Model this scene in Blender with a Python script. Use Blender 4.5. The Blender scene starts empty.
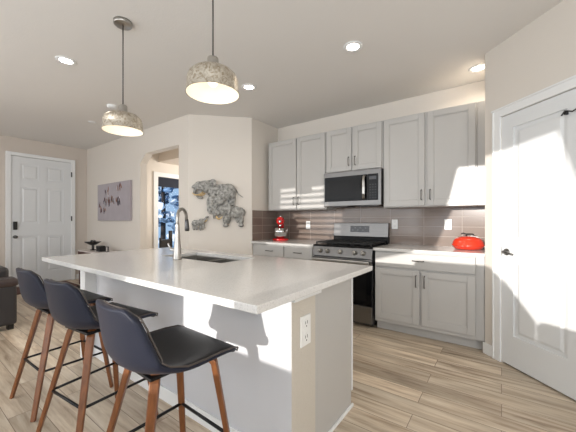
import bpy, bmesh, math, random
from mathutils import Vector, Matrix
random.seed(7)
sc = bpy.context.scene
C = sc.collection
PI = math.pi

# ------------------------------------------------------------------ camera
cam_d = bpy.data.cameras.new('camera'); cam = bpy.data.objects.new('camera', cam_d); C.objects.link(cam)
cam.location = (0, 0, 1.21); cam.rotation_euler = (PI/2, 0, math.radians(35.95))
cam_d.sensor_width = 36; cam_d.lens = 294.5/576*36; cam_d.shift_y = 5/576
cam_d.clip_start = 0.02
sc.camera = cam
# ------------------------------------------------------------------ world, sun, daylight, fill lamps, exposure
W = bpy.data.worlds.new('world'); sc.world = W; W.use_nodes = True
W.node_tree.nodes['Background'].inputs[0].default_value = (0.34, 0.50, 0.70, 1)
W.node_tree.nodes['Background'].inputs[1].default_value = .9
sd = bpy.data.lights.new('sun', 'SUN'); sd.energy = 3.3; sd.angle = math.radians(0.5); sd.color = (1, 0.95, 0.89)
so = bpy.data.objects.new('sun', sd); C.objects.link(so)
SUN = Vector((0.03, 1, -0.12)).normalized()
so.rotation_euler = SUN.to_track_quat('-Z', 'Y').to_euler(); so.location = (0, -6, 4)
def area(name, loc, target, sx, sy, power, col, shape='RECTANGLE'):
    d = bpy.data.lights.new(name, 'AREA'); d.shape = shape; d.size = sx; d.size_y = sy; d.energy = power; d.color = col
    o = bpy.data.objects.new(name, d); C.objects.link(o); o.location = loc
    o.rotation_euler = (Vector(target)-Vector(loc)).to_track_quat('-Z', 'Y').to_euler()
    return o
area('daylight_patio_door', (-0.2, -1.8, 1.45), (-0.6, 3, 2.0), 4.2, 2.4, 68, (0.93, 0.97, 1.0))
area('daylight_side_window', (-3.6, -1.8, 1.7), (-3.4, 3, 2.0), 3.0, 2.0, 40, (0.92, 0.96, 1.0))
area('fill_right_side', (2.4, -0.8, 1.5), (-2, 1.6, 1.2), 1.8, 1.8, 42, (0.93, 0.97, 1.0))  # added fill lamp for the right side, the right wall has no window
area('fill_living_room', (-6.0, -1.8, 1.6), (-6.0, 3, 1.2), 2.0, 1.6, 14, (0.96, 0.97, 1.0))  # added fill lamp, the back wall is solid here
area('fill_hall', (-4.6, 4.6, 1.8), (-5.2, 3.2, 1.5), 1.2, 1.2, 30, (1, 0.93, 0.84))  # unseen fill lamp added to brighten the hall walls
sc.view_settings.view_transform = 'Standard'; sc.view_settings.look = 'None'
sc.view_settings.exposure = 0.36; sc.view_settings.gamma = 1; sc.view_settings.use_curve_mapping = False

# ------------------------------------------------------------------ materials
MAT = {}
def S(c):  # sRGB 0-255 -> linear
    return tuple(((v/255)/12.92 if v/255 <= .04045 else ((v/255+.055)/1.055)**2.4) for v in c)+(1,)
def mat(name, col, rough=.5, metal=0, noise=0, nscale=20, bump=0, bscale=60, coat=0, emit=None, es=0, spec=.5, stretch=None):
    m = bpy.data.materials.new(name); m.use_nodes = True; nt = m.node_tree; b = nt.nodes['Principled BSDF']
    b.inputs['Base Color'].default_value = S(col); b.inputs['Roughness'].default_value = rough
    b.inputs['Metallic'].default_value = metal; b.inputs['Coat Weight'].default_value = coat
    b.inputs['Specular IOR Level'].default_value = spec
    tc = nt.nodes.new('ShaderNodeTexCoord')
    src = tc.outputs['Object']
    if stretch:
        mp = nt.nodes.new('ShaderNodeMapping'); mp.inputs['Scale'].default_value = stretch
        nt.links.new(src, mp.inputs[0]); src = mp.outputs[0]
    if noise:
        n = nt.nodes.new('ShaderNodeTexNoise'); n.inputs['Scale'].default_value = nscale; n.inputs['Detail'].default_value = 5
        nt.links.new(src, n.inputs['Vector'])
        r = nt.nodes.new('ShaderNodeMapRange'); r.inputs['From Min'].default_value = .3; r.inputs['From Max'].default_value = .7
        r.inputs['To Min'].default_value = 1-noise; r.inputs['To Max'].default_value = 1+noise
        nt.links.new(n.outputs[0], r.inputs[0])
        mx = nt.nodes.new('ShaderNodeVectorMath'); mx.operation = 'SCALE'
        mx.inputs[0].default_value = S(col)[:3]; nt.links.new(r.outputs[0], mx.inputs['Scale'])
        nt.links.new(mx.outputs[0], b.inputs['Base Color'])
    if bump:
        n = nt.nodes.new('ShaderNodeTexNoise'); n.inputs['Scale'].default_value = bscale; n.inputs['Detail'].default_value = 3
        nt.links.new(src, n.inputs['Vector'])
        bp = nt.nodes.new('ShaderNodeBump'); bp.inputs['Strength'].default_value = bump; bp.inputs['Distance'].default_value = .01
        nt.links.new(n.outputs[0], bp.inputs['Height']); nt.links.new(bp.outputs[0], b.inputs['Normal'])
    if emit:
        b.inputs['Emission Color'].default_value = S(emit); b.inputs['Emission Strength'].default_value = es
    MAT[name] = m; return m
mat('wall', (222, 215, 206), .55, bump=.12, bscale=90)
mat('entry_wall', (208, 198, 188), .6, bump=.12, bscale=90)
mat('knee_wall', (206, 199, 188), .6, bump=.5, bscale=110)
mat('ceiling', (228, 225, 221), .85, bump=.1, bscale=60)
mat('trim', (234, 235, 235), .35)
mat('door_white', (224, 226, 227), .35)
mat('cabinet', (186, 184, 181), .32)
mat('cabinet_in', (120, 119, 118), .6)
mat('island_face', (205, 206, 210), .4)
mat('nickel', (110, 108, 105), .3, 1)
mat('chrome', (205, 205, 205), .12, 1)
mat('steel', (122, 121, 120), .34, 1, noise=.06, nscale=6, stretch=(1, 1, 40))
mat('steel_dark', (95, 95, 97), .35, 1)
mat('brushed', (176, 173, 168), .3, 1)
mat('black_glass', (10, 11, 14), .08, 0, spec=.15)
mat('black_enamel', (16, 16, 17), .25, spec=.2)
mat('iron', (22, 22, 23), .55)
mat('black_metal', (18, 19, 22), .4, .3)
mat('display', (14, 20, 34), .1)
mat('leather', (27, 31, 46), .5, bump=.08, bscale=160, spec=.3)
b = MAT['leather'].node_tree.nodes['Principled BSDF']; b.inputs['Sheen Weight'].default_value = .05; b.inputs['Sheen Roughness'].default_value = .4; b.inputs['Sheen Tint'].default_value = (1, .86, .82, 1)
mat('leather_seat', (26, 26, 29), .42, bump=.08, bscale=160, spec=.4)
mat('piping', (74, 66, 62), .45)
mat('walnut', (122, 74, 40), .38, noise=.28, nscale=9, stretch=(6, 6, 1))
mat('sofa_leather', (52, 49, 50), .42, bump=.15, bscale=60)
mat('sofa_cap', (62, 50, 48), .4, bump=.1, bscale=60)
mat('red', (196, 18, 22), .15, coat=.6)
mat('pot_red', (218, 58, 34), .2, coat=.6)
mat('plate', (240, 240, 238), .35)
mat('slot', (60, 58, 55), .6)
mat('elephant', (152, 151, 147), .6, noise=.6, nscale=30, bump=.9, bscale=45)
mat('tusk', (214, 186, 136), .4)
mat('black_deco', (20, 20, 22), .35)
mat('console_top', (216, 206, 200), .3)
mat('console_wood', (88, 50, 40), .5, noise=.2, nscale=10)
mat('mat_brown', (88, 62, 56), .95, noise=.35, nscale=30)
mat('shoe', (60, 46, 42), .6)
mat('cord', (58, 54, 50), .4)
mat('linen', (225, 222, 216), .9)
mat('blind_navy', (26, 32, 48), .8)
mat('blind_white', (225, 225, 222), .6)
mat('canvas', (168, 160, 166), .3, noise=.05, nscale=6)
mat('paint_plum', (84, 44, 52), .5); mat('paint_ochre', (150, 104, 76), .5); mat('paint_slate', (70, 66, 82), .5); mat('paint_pale', (206, 200, 204), .5)
mat('can_glow', (255, 255, 250), .5, emit=(255, 246, 230), es=14)
mat('bulb', (255, 255, 250), .5, emit=(255, 232, 200), es=3)
mat('shade_in', (250, 246, 236), .6, emit=(255, 243, 226), es=.2)
mat('snow_tree', (104, 130, 158), .9, noise=.9, nscale=5)
mat('snow', (230, 236, 245), .9)
mat('bark', (60, 52, 48), .9)
mat('siding', (170, 168, 165), .8)
mat('pink', (230, 224, 224), .3)

def m_floor():
    m = bpy.data.materials.new('floor_planks'); m.use_nodes = True; nt = m.node_tree; b = nt.nodes['Principled BSDF']
    N = nt.nodes.new; L = nt.links.new
    tc = N('ShaderNodeTexCoord')
    br = N('ShaderNodeTexBrick'); br.offset = .37; br.offset_frequency = 2
    br.inputs['Scale'].default_value = 1; br.inputs['Brick Width'].default_value = 1.22; br.inputs['Row Height'].default_value = .15
    br.inputs['Mortar Size'].default_value = .0018; br.inputs['Mortar Smooth'].default_value = .2
    br.inputs['Color1'].default_value = (0, 0, 0, 1); br.inputs['Color2'].default_value = (1, 1, 1, 1); br.inputs['Mortar'].default_value = (.5, .5, .5, 1)
    L(tc.outputs['Object'], br.inputs['Vector'])
    # grain: shifted per plank so it breaks at the joints
    add = N('ShaderNodeVectorMath'); add.operation = 'MULTIPLY_ADD'
    add.inputs[1].default_value = (1, 1, 1); 
    sh = N('ShaderNodeVectorMath'); sh.operation = 'SCALE'; sh.inputs['Scale'].default_value = 13.7
    L(br.outputs['Color'], sh.inputs[0]); L(tc.outputs['Object'], add.inputs[0]); L(sh.outputs[0], add.inputs[2])
    mp = N('ShaderNodeMapping'); mp.inputs['Scale'].default_value = (1.1, 13, 1); L(add.outputs[0], mp.inputs[0])
    n1 = N('ShaderNodeTexNoise'); n1.inputs['Scale'].default_value = 1.5; n1.inputs['Detail'].default_value = 8; n1.inputs['Roughness'].default_value = .62; n1.inputs['Distortion'].default_value = .5
    L(mp.outputs[0], n1.inputs['Vector'])
    mp2 = N('ShaderNodeMapping'); mp2.inputs['Scale'].default_value = (.9, 3.6, 1); L(add.outputs[0], mp2.inputs[0])
    n2 = N('ShaderNodeTexNoise'); n2.inputs['Scale'].default_value = 1.5; n2.inputs['Detail'].default_value = 4
    L(mp2.outputs[0], n2.inputs['Vector'])
    cr = N('ShaderNodeValToRGB'); e = cr.color_ramp.elements
    e[0].position = .26; e[0].color = S((132, 112, 92)); e[1].position = .76; e[1].color = S((228, 216, 198))
    k = cr.color_ramp.elements.new(.42); k.color = S((186, 167, 145)); k = cr.color_ramp.elements.new(.55); k.color = S((208, 192, 170))
    L(n1.outputs[0], cr.inputs[0])
    mx = N('ShaderNodeMixRGB'); mx.blend_type = 'MULTIPLY'; mx.inputs[0].default_value = 1; L(cr.outputs[0], mx.inputs[1])
    r2 = N('ShaderNodeMapRange'); r2.inputs['From Min'].default_value = .3; r2.inputs['From Max'].default_value = .7; r2.inputs['To Min'].default_value = .82; r2.inputs['To Max'].default_value = 1.15
    L(n2.outputs[0], r2.inputs[0]); L(r2.outputs[0], mx.inputs[2])
    mx2 = N('ShaderNodeMixRGB'); mx2.blend_type = 'MULTIPLY'; mx2.inputs[0].default_value = 1
    r3 = N('ShaderNodeMapRange'); r3.inputs['To Min'].default_value = .82; r3.inputs['To Max'].default_value = 1.12
    L(br.outputs['Color'], r3.inputs[0]); L(mx.outputs[0], mx2.inputs[1]); L(r3.outputs[0], mx2.inputs[2])
    mx3 = N('ShaderNodeMixRGB'); mx3.inputs[2].default_value = S((120, 100, 84)); L(br.outputs['Fac'], mx3.inputs[0]); L(mx2.outputs[0], mx3.inputs[1])
    L(mx3.outputs[0], b.inputs['Base Color']); b.inputs['Roughness'].default_value = .42
    MAT['floor'] = m
m_floor()
def m_quartz():
    m = bpy.data.materials.new('quartz'); m.use_nodes = True; nt = m.node_tree; b = nt.nodes['Principled BSDF']
    N = nt.nodes.new; L = nt.links.new
    tc = N('ShaderNodeTexCoord'); n = N('ShaderNodeTexNoise'); n.inputs['Scale'].default_value = 160; n.inputs['Detail'].default_value = 2
    L(tc.outputs['Object'], n.inputs['Vector'])
    cr = N('ShaderNodeValToRGB'); e = cr.color_ramp.elements; e[0].position = .3; e[0].color = S((198, 196, 193)); e[1].position = .5; e[1].color = S((217, 215, 212))
    L(n.outputs[0], cr.inputs[0]); L(cr.outputs[0], b.inputs['Base Color']); b.inputs['Roughness'].default_value = .16
    MAT['quartz'] = m
m_quartz()
def m_tile():
    m = bpy.data.materials.new('glass_tile'); m.use_nodes = True; nt = m.node_tree; b = nt.nodes['Principled BSDF']
    N = nt.nodes.new; L = nt.links.new
    uv = N('ShaderNodeTexCoord')
    br = N('ShaderNodeTexBrick'); br.offset = 0; br.inputs['Scale'].default_value = 1
    br.inputs['Brick Width'].default_value = .4; br.inputs['Row Height'].default_value = .1145; br.inputs['Mortar Size'].default_value = .0022; br.inputs['Mortar Smooth'].default_value = 0
    br.inputs['Color1'].default_value = S((126, 112, 103)); br.inputs['Color2'].default_value = S((136, 121, 111)); br.inputs['Mortar'].default_value = S((178, 167, 158))
    L(uv.outputs['UV'], br.inputs['Vector']); L(br.outputs['Color'], b.inputs['Base Color'])
    r = N('ShaderNodeMapRange'); r.inputs['To Min'].default_value = .13; r.inputs['To Max'].default_value = .7
    L(br.outputs['Fac'], r.inputs[0]); L(r.outputs[0], b.inputs['Roughness'])
    MAT['tile'] = m
m_tile()
def m_mercury():
    m = bpy.data.materials.new('mercury_glass'); m.use_nodes = True; nt = m.node_tree; b = nt.nodes['Principled BSDF']
    N = nt.nodes.new; L = nt.links.new
    tc = N('ShaderNodeTexCoord'); n = N('ShaderNodeTexNoise'); n.inputs['Scale'].default_value = 40; n.inputs['Detail'].default_value = 6; n.inputs['Roughness'].default_value = .7
    n.inputs['Distortion'].default_value = 1.2
    L(tc.outputs['Object'], n.inputs['Vector'])
    cr = N('ShaderNodeValToRGB'); e = cr.color_ramp.elements; e[0].position = .38; e[0].color = S((158, 144, 124)); e[1].position = .56; e[1].color = S((206, 200, 188))
    L(n.outputs[0], cr.inputs[0]); L(cr.outputs[0], b.inputs['Base Color']); b.inputs['Metallic'].default_value = .85; b.inputs['Roughness'].default_value = .42
    bp = N('ShaderNodeBump'); bp.inputs['Strength'].default_value = .12; bp.inputs['Distance'].default_value = .004
    L(n.outputs[0], bp.inputs['Height']); L(bp.outputs[0], b.inputs['Normal'])
    MAT['mercury'] = m
m_mercury()
def m_glass():
    m = bpy.data.materials.new('window_glass'); m.use_nodes = True; nt = m.node_tree; b = nt.nodes['Principled BSDF']
    b.inputs['Base Color'].default_value = (.95, .97, 1, 1); b.inputs['Transmission Weight'].default_value = 1; b.inputs['Roughness'].default_value = 0; b.inputs['IOR'].default_value = 1.05
    MAT['glass'] = m
m_glass()

# ------------------------------------------------------------------ helpers
class MB:
    def __init__(s): s.bm = bmesh.new(); s.mats = []
    def mi(s, m):
        if m not in s.mats: s.mats.append(m)
        return s.mats.index(m)
    def box(s, x0, x1, y0, y1, z0, z1, m=None, rot=None):
        r = bmesh.ops.create_cube(s.bm, size=1)
        M = Matrix.Translation(((x0+x1)/2, (y0+y1)/2, (z0+z1)/2))
        if rot is not None: M = M @ rot
        M = M @ Matrix.Diagonal((abs(x1-x0), abs(y1-y0), abs(z1-z0), 1))
        bmesh.ops.transform(s.bm, matrix=M, verts=r['verts'])
        if m:
            k = s.mi(m)
            for f in {f for v in r['verts'] for f in v.link_faces}: f.material_index = k
        return s
    def ring(s, pts):
        return [s.bm.verts.new(p) for p in pts]
    def tube(s, pts, r, seg=10, m=None, caps=True, closed=False, sq=None):
        pts = [Vector(p) for p in pts]; n = len(pts); rr = r if isinstance(r, (list, tuple)) else [r]*n
        rings = []; up = None
        for i, p in enumerate(pts):
            a = pts[(i-1) % n] if (i > 0 or closed) else p; b = pts[(i+1) % n] if (i < n-1 or closed) else p
            t = (b-a).normalized()
            if up is None:
                up = Vector((0, 0, 1)) if abs(t.z) < .9 else Vector((0, 1, 0))
            u = (up - t*up.dot(t)).normalized(); w = t.cross(u); up = u
            if sq:
                k = rr[i]; hw, hh = sq[0]*k, sq[1]*k; ring = []
                for (cx, cy) in ((-1, -1), (1, -1), (1, 1), (-1, 1)): ring.append(p + w*cx*hw + u*cy*hh)
            else:
                ring = [p + (u*math.cos(2*PI*j/seg) + w*math.sin(2*PI*j/seg))*rr[i] for j in range(seg)]
            rings.append(s.ring(ring))
        k = s.mi(m) if m else 0; q = len(rings[0])
        for i in range(n if closed else n-1):
            A, B = rings[i], rings[(i+1) % n]
            for j in range(q):
                f = s.bm.faces.new((A[j], A[(j+1) % q], B[(j+1) % q], B[j])); f.material_index = k; f.smooth = not sq
        if caps and not closed:
            for R in (rings[0], rings[-1]):
                f = s.bm.faces.new(R); f.material_index = k
        return s
    def lathe(s, prof, cen=(0, 0, 0), seg=32, m=None, mtx=None, closed=False):
        k = s.mi(m) if m else 0; rings = []
        for (r, z) in prof:
            pts = [Vector((r*math.cos(2*PI*j/seg), r*math.sin(2*PI*j/seg), z)) for j in range(seg)] if r > 1e-6 else [Vector((0, 0, z))]
            if mtx is not None: pts = [mtx @ p for p in pts]
            rings.append(s.ring([p+Vector(cen) for p in pts]))
        rng = len(rings) if closed else len(rings)-1
        for i in range(rng):
            A, B = rings[i], rings[(i+1) % len(rings)]
            for j in range(seg):
                j2 = (j+1) % seg
                if len(A) == 1 and len(B) == 1: continue
                if len(A) == 1: f = s.bm.faces.new((A[0], B[j2], B[j]))
                elif len(B) == 1: f = s.bm.faces.new((A[j], A[j2], B[0]))
                else: f = s.bm.faces.new((A[j], A[j2], B[j2], B[j]))
                f.material_index = k; f.smooth = True
        return s
    def prism(s, poly, z0, z1, m=None, mtx=None):
        M = mtx or Matrix(); k = s.mi(m) if m else 0
        A = s.ring([M @ Vector((x, y, z0)) for x, y in poly]); B = s.ring([M @ Vector((x, y, z1)) for x, y in poly]); n = len(poly)
        fs = [s.bm.faces.new(A[::-1]), s.bm.faces.new(B)]
        for j in range(n): fs.append(s.bm.faces.new((A[j], A[(j+1) % n], B[(j+1) % n], B[j])))
        for f in fs: f.material_index = k
        return s
    def ball(s, c, r, m=None, seg=16, rot=None):
        q = bmesh.ops.create_uvsphere(s.bm, u_segments=seg, v_segments=max(8, seg*2//3), radius=1)
        r = r if isinstance(r, (tuple, list)) else (r, r, r)
        M = Matrix.Translation(c)
        if rot is not None: M = M @ rot
        bmesh.ops.transform(s.bm, matrix=M @ Matrix.Diagonal((*r, 1)), verts=q['verts'])
        k = s.mi(m) if m else 0
        for f in {f for v in q['verts'] for f in v.link_faces}: f.smooth = True; f.material_index = k
        return s
    def build(s, name, material, parent=None, bevel=0, loc=None, rotz=0, fix=True, bseg=2):
        if fix: bmesh.ops.recalc_face_normals(s.bm, faces=s.bm.faces[:])
        me = bpy.data.meshes.new(name); s.bm.to_mesh(me); s.bm.free()
        if s.mats:
            for n in s.mats: me.materials.append(MAT[n])
        else: me.materials.append(MAT[material])
        o = bpy.data.objects.new(name, me); C.objects.link(o)
        if parent: o.parent = parent
        if loc: o.location = loc
        o.rotation_euler.z = rotz
        if bevel:
            b = o.modifiers.new('bevel', 'BEVEL'); b.width = bevel; b.segments = bseg; b.limit_method = 'ANGLE'; b.angle_limit = math.radians(40)
            b.harden_normals = False
        return o
def thing(name, label, cat, loc=(0, 0, 0), rotz=0, group=None):
    o = bpy.data.objects.new(name, None); C.objects.link(o); o.location = loc; o.rotation_euler = (0, 0, rotz)
    o['label'] = label; o['category'] = cat
    if group: o['group'] = group
    return o
def tag(o, label, cat, group=None):
    o['label'] = label; o['category'] = cat
    if group: o['group'] = group
    return o
def struct(o): o['kind'] = 'structure'; return o
def kids(o): return [c for c in C.objects if c.parent == o]
def copy_tree(o, parent=None):
    c = o.copy(); C.objects.link(c); c.parent = parent
    for ch in kids(o): copy_tree(ch, c)
    return c
def wall_box(name, x0, x1, y0, y1, z0, z1, m='wall'):
    return struct(MB().box(x0, x1, y0, y1, z0, z1).build(name, m))

CH = 2.74
# ------------------------------------------------------------------ shell
struct(MB().box(-7.3, 2.75, -2.15, 2.7, -.05, 0).box(-5.87, 2.75, 2.7, 5.2, -.05, 0).build('floor', 'floor'))
struct(MB().box(-7.3, 2.75, -2.15, 2.7, CH, CH+.1).box(-5.87, 2.75, 2.7, 5.2, CH, CH+.1).build('ceiling', 'ceiling'))
wall_box('wall_kitchen', -3.0, -.02, 3.85, 3.97, 0, CH)
wall_box('wall_kitchen_return', -3.12, -3.0, 3.22, 3.97, 0, CH)
s2 = math.sqrt(.5)
def plane45(P, d):   # frame: x along d, y away from the room, z up
    d = Vector((d[0], d[1], 0)).normalized(); n = Vector((-d.y, d.x, 0))
    return Matrix(((d.x, n.x, 0, P[0]), (d.y, n.y, 0, P[1]), (0, 0, 1, 0), (0, 0, 0, 1)))
def place(o, M): o.matrix_world = M; return o
# angled wall with the elephants: from (-3.64,2.56) to (-3.0,3.2)
ME = plane45((-3.64, 2.58), (1, 1))
place(struct(MB().prism([(0, 0), (.905, 0), (.83, .12), (.05, .12)], 0, CH).build('wall_angled', 'wall')), ME)
# painting wall (faces -Y) with the chamfered opening
YP = 2.58
mb = MB(); M90 = Matrix(((1, 0, 0, 0), (0, 0, 1, 0), (0, 1, 0, 0), (0, 0, 0, 1)))  # (x, z) polygon -> extrude along y
def xz(mb, poly, y0, y1, m=None): return mb.prism(poly, y0, y1, m, M90)
xz(mb, [(-7.2, 0), (-4.98, 0), (-4.98, 2.19), (-4.80, 2.34), (-3.87, 2.34), (-3.87, 0), (-3.64, 0), (-3.64, CH), (-7.2, CH)], YP, YP+.12)
struct(mb.build('wall_gallery', 'wall'))
wall_box('wall_entry', -7.32, -7.2, -2.15, 2.7, 0, CH, 'entry_wall')
# hall beyond the opening
XH = -5.75
mb = MB(); MYZ = Matrix(((0, 0, 1, 0), (1, 0, 0, 0), (0, 1, 0, 0), (0, 0, 0, 1)))  # (y, z) polygon -> extrude along x
wy0, wy1, wz0, wz1 = 3.34, 4.6, .62, 2.13
mb.box(XH-.12, XH, YP+.12, wy0, 0, CH).box(XH-.12, XH, wy1, 5.2, 0, CH).box(XH-.12, XH, wy0, wy1, 0, wz0).box(XH-.12, XH, wy0, wy1, wz1, CH)
struct(mb.build('wall_hall_side', 'wall'))
wall_box('wall_hall_end', -5.75, -3.12, 5.08, 5.2, 0, CH)
wall_box('wall_hall_inner', -3.24, -3.12, 3.3, 5.1, 0, CH)
struct(MB().box(XH, -3.9, 3.36, 3.9, 2.43, CH).build('trim_soffit', 'entry_wall'))
w = struct(thing('window_1', '', '')); del w['label']; del w['category']
mb = MB()
for a in ((wy0-.09, wy0, wz0-.09, wz1+.09), (wy1, wy1+.09, wz0-.09, wz1+.09), (wy0, wy1, wz1, wz1+.09), (wy0, wy1, wz0-.09, wz0)):
    mb.box(XH, XH+.025, *a)
for a in ((wy0, wy0+.04, wz0, wz1), (wy1-.04, wy1, wz0, wz1), (3.95, 3.99, wz0, wz1)):
    mb.box(XH-.1, XH-.04, *a)
mb.build('window_frame', 'trim', w)
MB().box(XH-.075, XH-.07, wy0+.04, wy1-.04, wz0, wz1).build('window_pane', 'glass', w)
MB().box(XH-.035, XH-.01, wy0+.01, wy1-.01, 1.93, wz1-.005).build('roller_blind', 'blind_navy', w)

# pantry wall at 45 degrees, door opening left solid behind the door
MP = plane45((-.123, 3.243), (1, -1))   # local x = s, y away from the room
dw0, dw1, dh = .178, .80, 2.10
mb = MB()
mb.box(0, dw0, 0, .12, 0, CH).box(dw1, 3.9, 0, .12, 0, CH).box(dw0, dw1, 0, .12, dh, CH)
mb.box(dw0, dw1, .10, .12, 0, dh)
place(struct(mb.build('wall_pantry', 'wall')), MP)
wall_box('wall_pantry_return', -.12, -.02, 3.3, 3.97, 0, CH)
wall_box('wall_right', 2.6, 2.72, -2.15, .7, 0, CH)
# back wall (behind the camera) with the patio door and side window openings
YB = -2.0
mb = MB()
for a in ((-7.2, -2.86, 0, CH), (-2.86, -1.92, 0, 1.50), (-2.86, -1.92, 2.36, CH), (-1.92, -1.78, 0, CH), (-1.78, .95, 2.44, CH), (.95, 2.6, 0, CH), (-1.78, .95, 0, .88)):
    mb.box(a[0], a[1], YB-.12, YB, a[2], a[3])
struct(mb.build('wall_back', 'wall'))
# drapes and chairs added behind the camera, outlines shaped to cut the sun patches
def added_drape(name, inner, xo, side):  # unseen drape, inner edge drawn to slant the sides of the sun patch
    mb = MB(); n = 40; rows = []
    zs = [2.56, 2.44, 2.25, 2.07, 1.85, 1.62, 1.5, 1.42, 1.36, 1.28, 1.2, 1.0, .6, .06]
    def xi(z):
        for (z1, x1), (z0, x0) in zip(inner, inner[1:]):
            if z0 <= z <= z1: return x0+(x1-x0)*(z-z0)/(z1-z0)
        return inner[-1][1]
    for z in zs:
        row = []
        for j in range(n+1):
            u = j/n; row.append(mb.bm.verts.new((xo+(xi(z)-xo)*u, YB+.10+.022*math.sin(u*52), z)))
        rows.append(row)
    for a, b in zip(rows, rows[1:]):
        for j in range(n): mb.bm.faces.new((a[j], a[j+1], b[j+1], b[j])).smooth = True
    o = mb.build(name, 'linen'); s_ = o.modifiers.new('thick', 'SOLIDIFY'); s_.thickness = .006
    return struct(o)
added_drape('trim_added_drape', [(2.6, -.45), (2.44, -.52), (2.07, -.61), (1.6, -.80), (1.5, -.9), (1.36, -1.42), (1.25, -1.72), (0, -1.74)], -2.0, 1)
added_drape('trim_added_drape', [(2.6, .16), (2.44, .17), (2.02, .27), (1.6, .40), (1.42, .62), (1.2, .80), (0, .82)], 1.1, -1)
def added_chair(x, w, h, lab):  # unseen chair, added so its back cuts off the sun low down
    t = thing('dining_chair', lab, 'chair', (x, -.62, 0))
    MB().box(-w/2, w/2, -.26, .2, .40, .48).build('seat', 'sofa_leather', t, bevel=.02)
    pl = [(-w/2, .3), (w/2, .3), (w/2, .84)] + ([(w/2-.18, h-.14), (w/2-.32, h)] if h > 1 else []) + [(-w/2+.03, h), (-w/2, h-.03)]
    xz(MB(), pl, .17, .23).build('backrest', 'sofa_leather', t, bevel=.015)
    for sx in (-w/2+.01, w/2-.05):
        for sy in (-.25, .18): MB().box(sx, sx+.04, sy, sy+.04, 0, .41).build('leg', 'walnut', t)
M90 = Matrix(((1, 0, 0, 0), (0, 0, 1, 0), (0, 1, 0, 0), (0, 0, 0, 1)))
def xz(mb, poly, y0, y1, m=None): return mb.prism(poly, y0, y1, m, M90)
added_chair(-.365, .95, 1.24, 'tall round-shouldered upholstered chair added unseen to block low sun')
added_chair(.475, .72, .85, 'low upholstered chair added unseen to block low sun')
# side window blind
mb = MB(); z = 1.53
while z < 2.34:
    mb.box(-2.85, -1.93, YB-.07, YB-.03, z, z+.044); z += .082
bl = struct(mb.build('window_2', 'blind_white'))
# baseboards
def bb(name, mb): return struct(mb.build(name, 'trim', bevel=.004))
o = bb('baseboard_pantry', MB().box(-.012, dw0-.085, -.014, 0, 0, .10).box(dw1+.09, 3.8, -.014, 0, 0, .10)); place(o, MP)
bb('baseboard_gallery', MB().box(-7.2, -4.98, YP-.014, YP, 0, .10).box(-3.87, -3.65, YP-.014, YP, 0, .10))
bb('baseboard_entry', MB().box(-7.2, -7.186, -2, 1.30, 0, .10).box(-7.2, -7.186, 2.38, YP, 0, .10))
o = bb('baseboard_angled', MB().box(.01, .9, -.014, 0, 0, .10)); place(o, ME)

# ------------------------------------------------------------------ panel doors
def panel_door(name, w, h, panels, th=.035, m='door_white'):
    """slab with raised-moulding panels, local: x 0..w, y 0 = room side, z 0..h"""
    mb = MB()
    mb.box(0, w, .012, th, 0, h)
    xs = sorted({0, w} | {p[0] for p in panels} | {p[1] for p in panels}); 
    # face layer with holes at the panels
    zs = sorted({0, h} | {p[2] for p in panels} | {p[3] for p in panels})
    for i in range(len(xs)-1):
        for j in range(len(zs)-1):
            cx, cz = (xs[i]+xs[i+1])/2, (zs[j]+zs[j+1])/2
            if not any(p[0] < cx < p[1] and p[2] < cz < p[3] for p in panels):
                mb.box(xs[i], xs[i+1], 0, .013, zs[j], zs[j+1])
    for p in panels:
        q = .028
        x0, x1, z0, z1 = p
        # bevelled raised field
        A = [(x0+q, z0+q), (x1-q, z0+q), (x1-q, z1-q), (x0+q, z1-q)]
        q2 = q+.022
        B = [(x0+q2, z0+q2), (x1-q2, z0+q2), (x1-q2, z1-q2), (x0+q2, z1-q2)]
        va = mb.ring([(x, .0125, z) for x, z in A]); vb = mb.ring([(x, .004, z) for x, z in B])
        mb.bm.faces.new(vb)
        for k in range(4): mb.bm.faces.new((va[k], va[(k+1) % 4], vb[(k+1) % 4], vb[k]))
    return mb
# pantry door
d1 = struct(thing('door_1', '', '')); del d1['label']; del d1['category']; d1.matrix_world = MP @ Matrix.Translation((dw0, 0, .012))
pw = dw1-dw0-.006
def dmb(n, mb, m, bevel=0): return mb.build(n, m, d1, bevel=bevel)
dmb('door_slab', panel_door('x', pw, dh-.016, [(.105, pw-.105, 1.03, 1.97), (.105, pw-.105, .25, .885)]), 'door_white')
h = MB(); h.lathe([(0, 0), (.028, 0), (.028, .006), (.012, .012), (.012, .04), (0, .04)], mtx=Matrix.Rotation(PI/2, 4, 'X'), cen=(.045, 0, .938))
h.tube([(.045, -.042, .938), (.075, -.046, .94), (.11, -.046, .932), (.142, -.044, .926)], [.009, .009, .008, .007])
h.box(-.004, .0, -.002, .02, .90, .98)
dmb('door_lever', h, 'nickel')
c = MB(); cw = .078
c.box(-cw-.004, -.004, -.016, .002, -.012, dh+cw-.012).box(pw+.004, pw+cw, -.016, .002, -.012, dh+cw-.012).box(-.004, pw+.004, -.016, .002, dh-.012, dh+cw-.012)
c.box(-cw-.012, pw+cw+.01, -.024, 0, dh+cw-.028, dh+cw-.012).box(-cw-.004, -cw+.012, -.022, 0, -.012, dh+cw-.03)
dmb('door_casing', c, 'trim', bevel=.004)
hk = MB(); hk.box(.505, .52, -.022, .0, 1.925, 1.945).tube([(.49, -.02, 1.925), (.515, -.026, 1.95), (.56, -.022, 1.93), (.60, -.02, 1.945)], .005, 6)
dmb('flip_latch', hk, 'black_deco')
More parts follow.
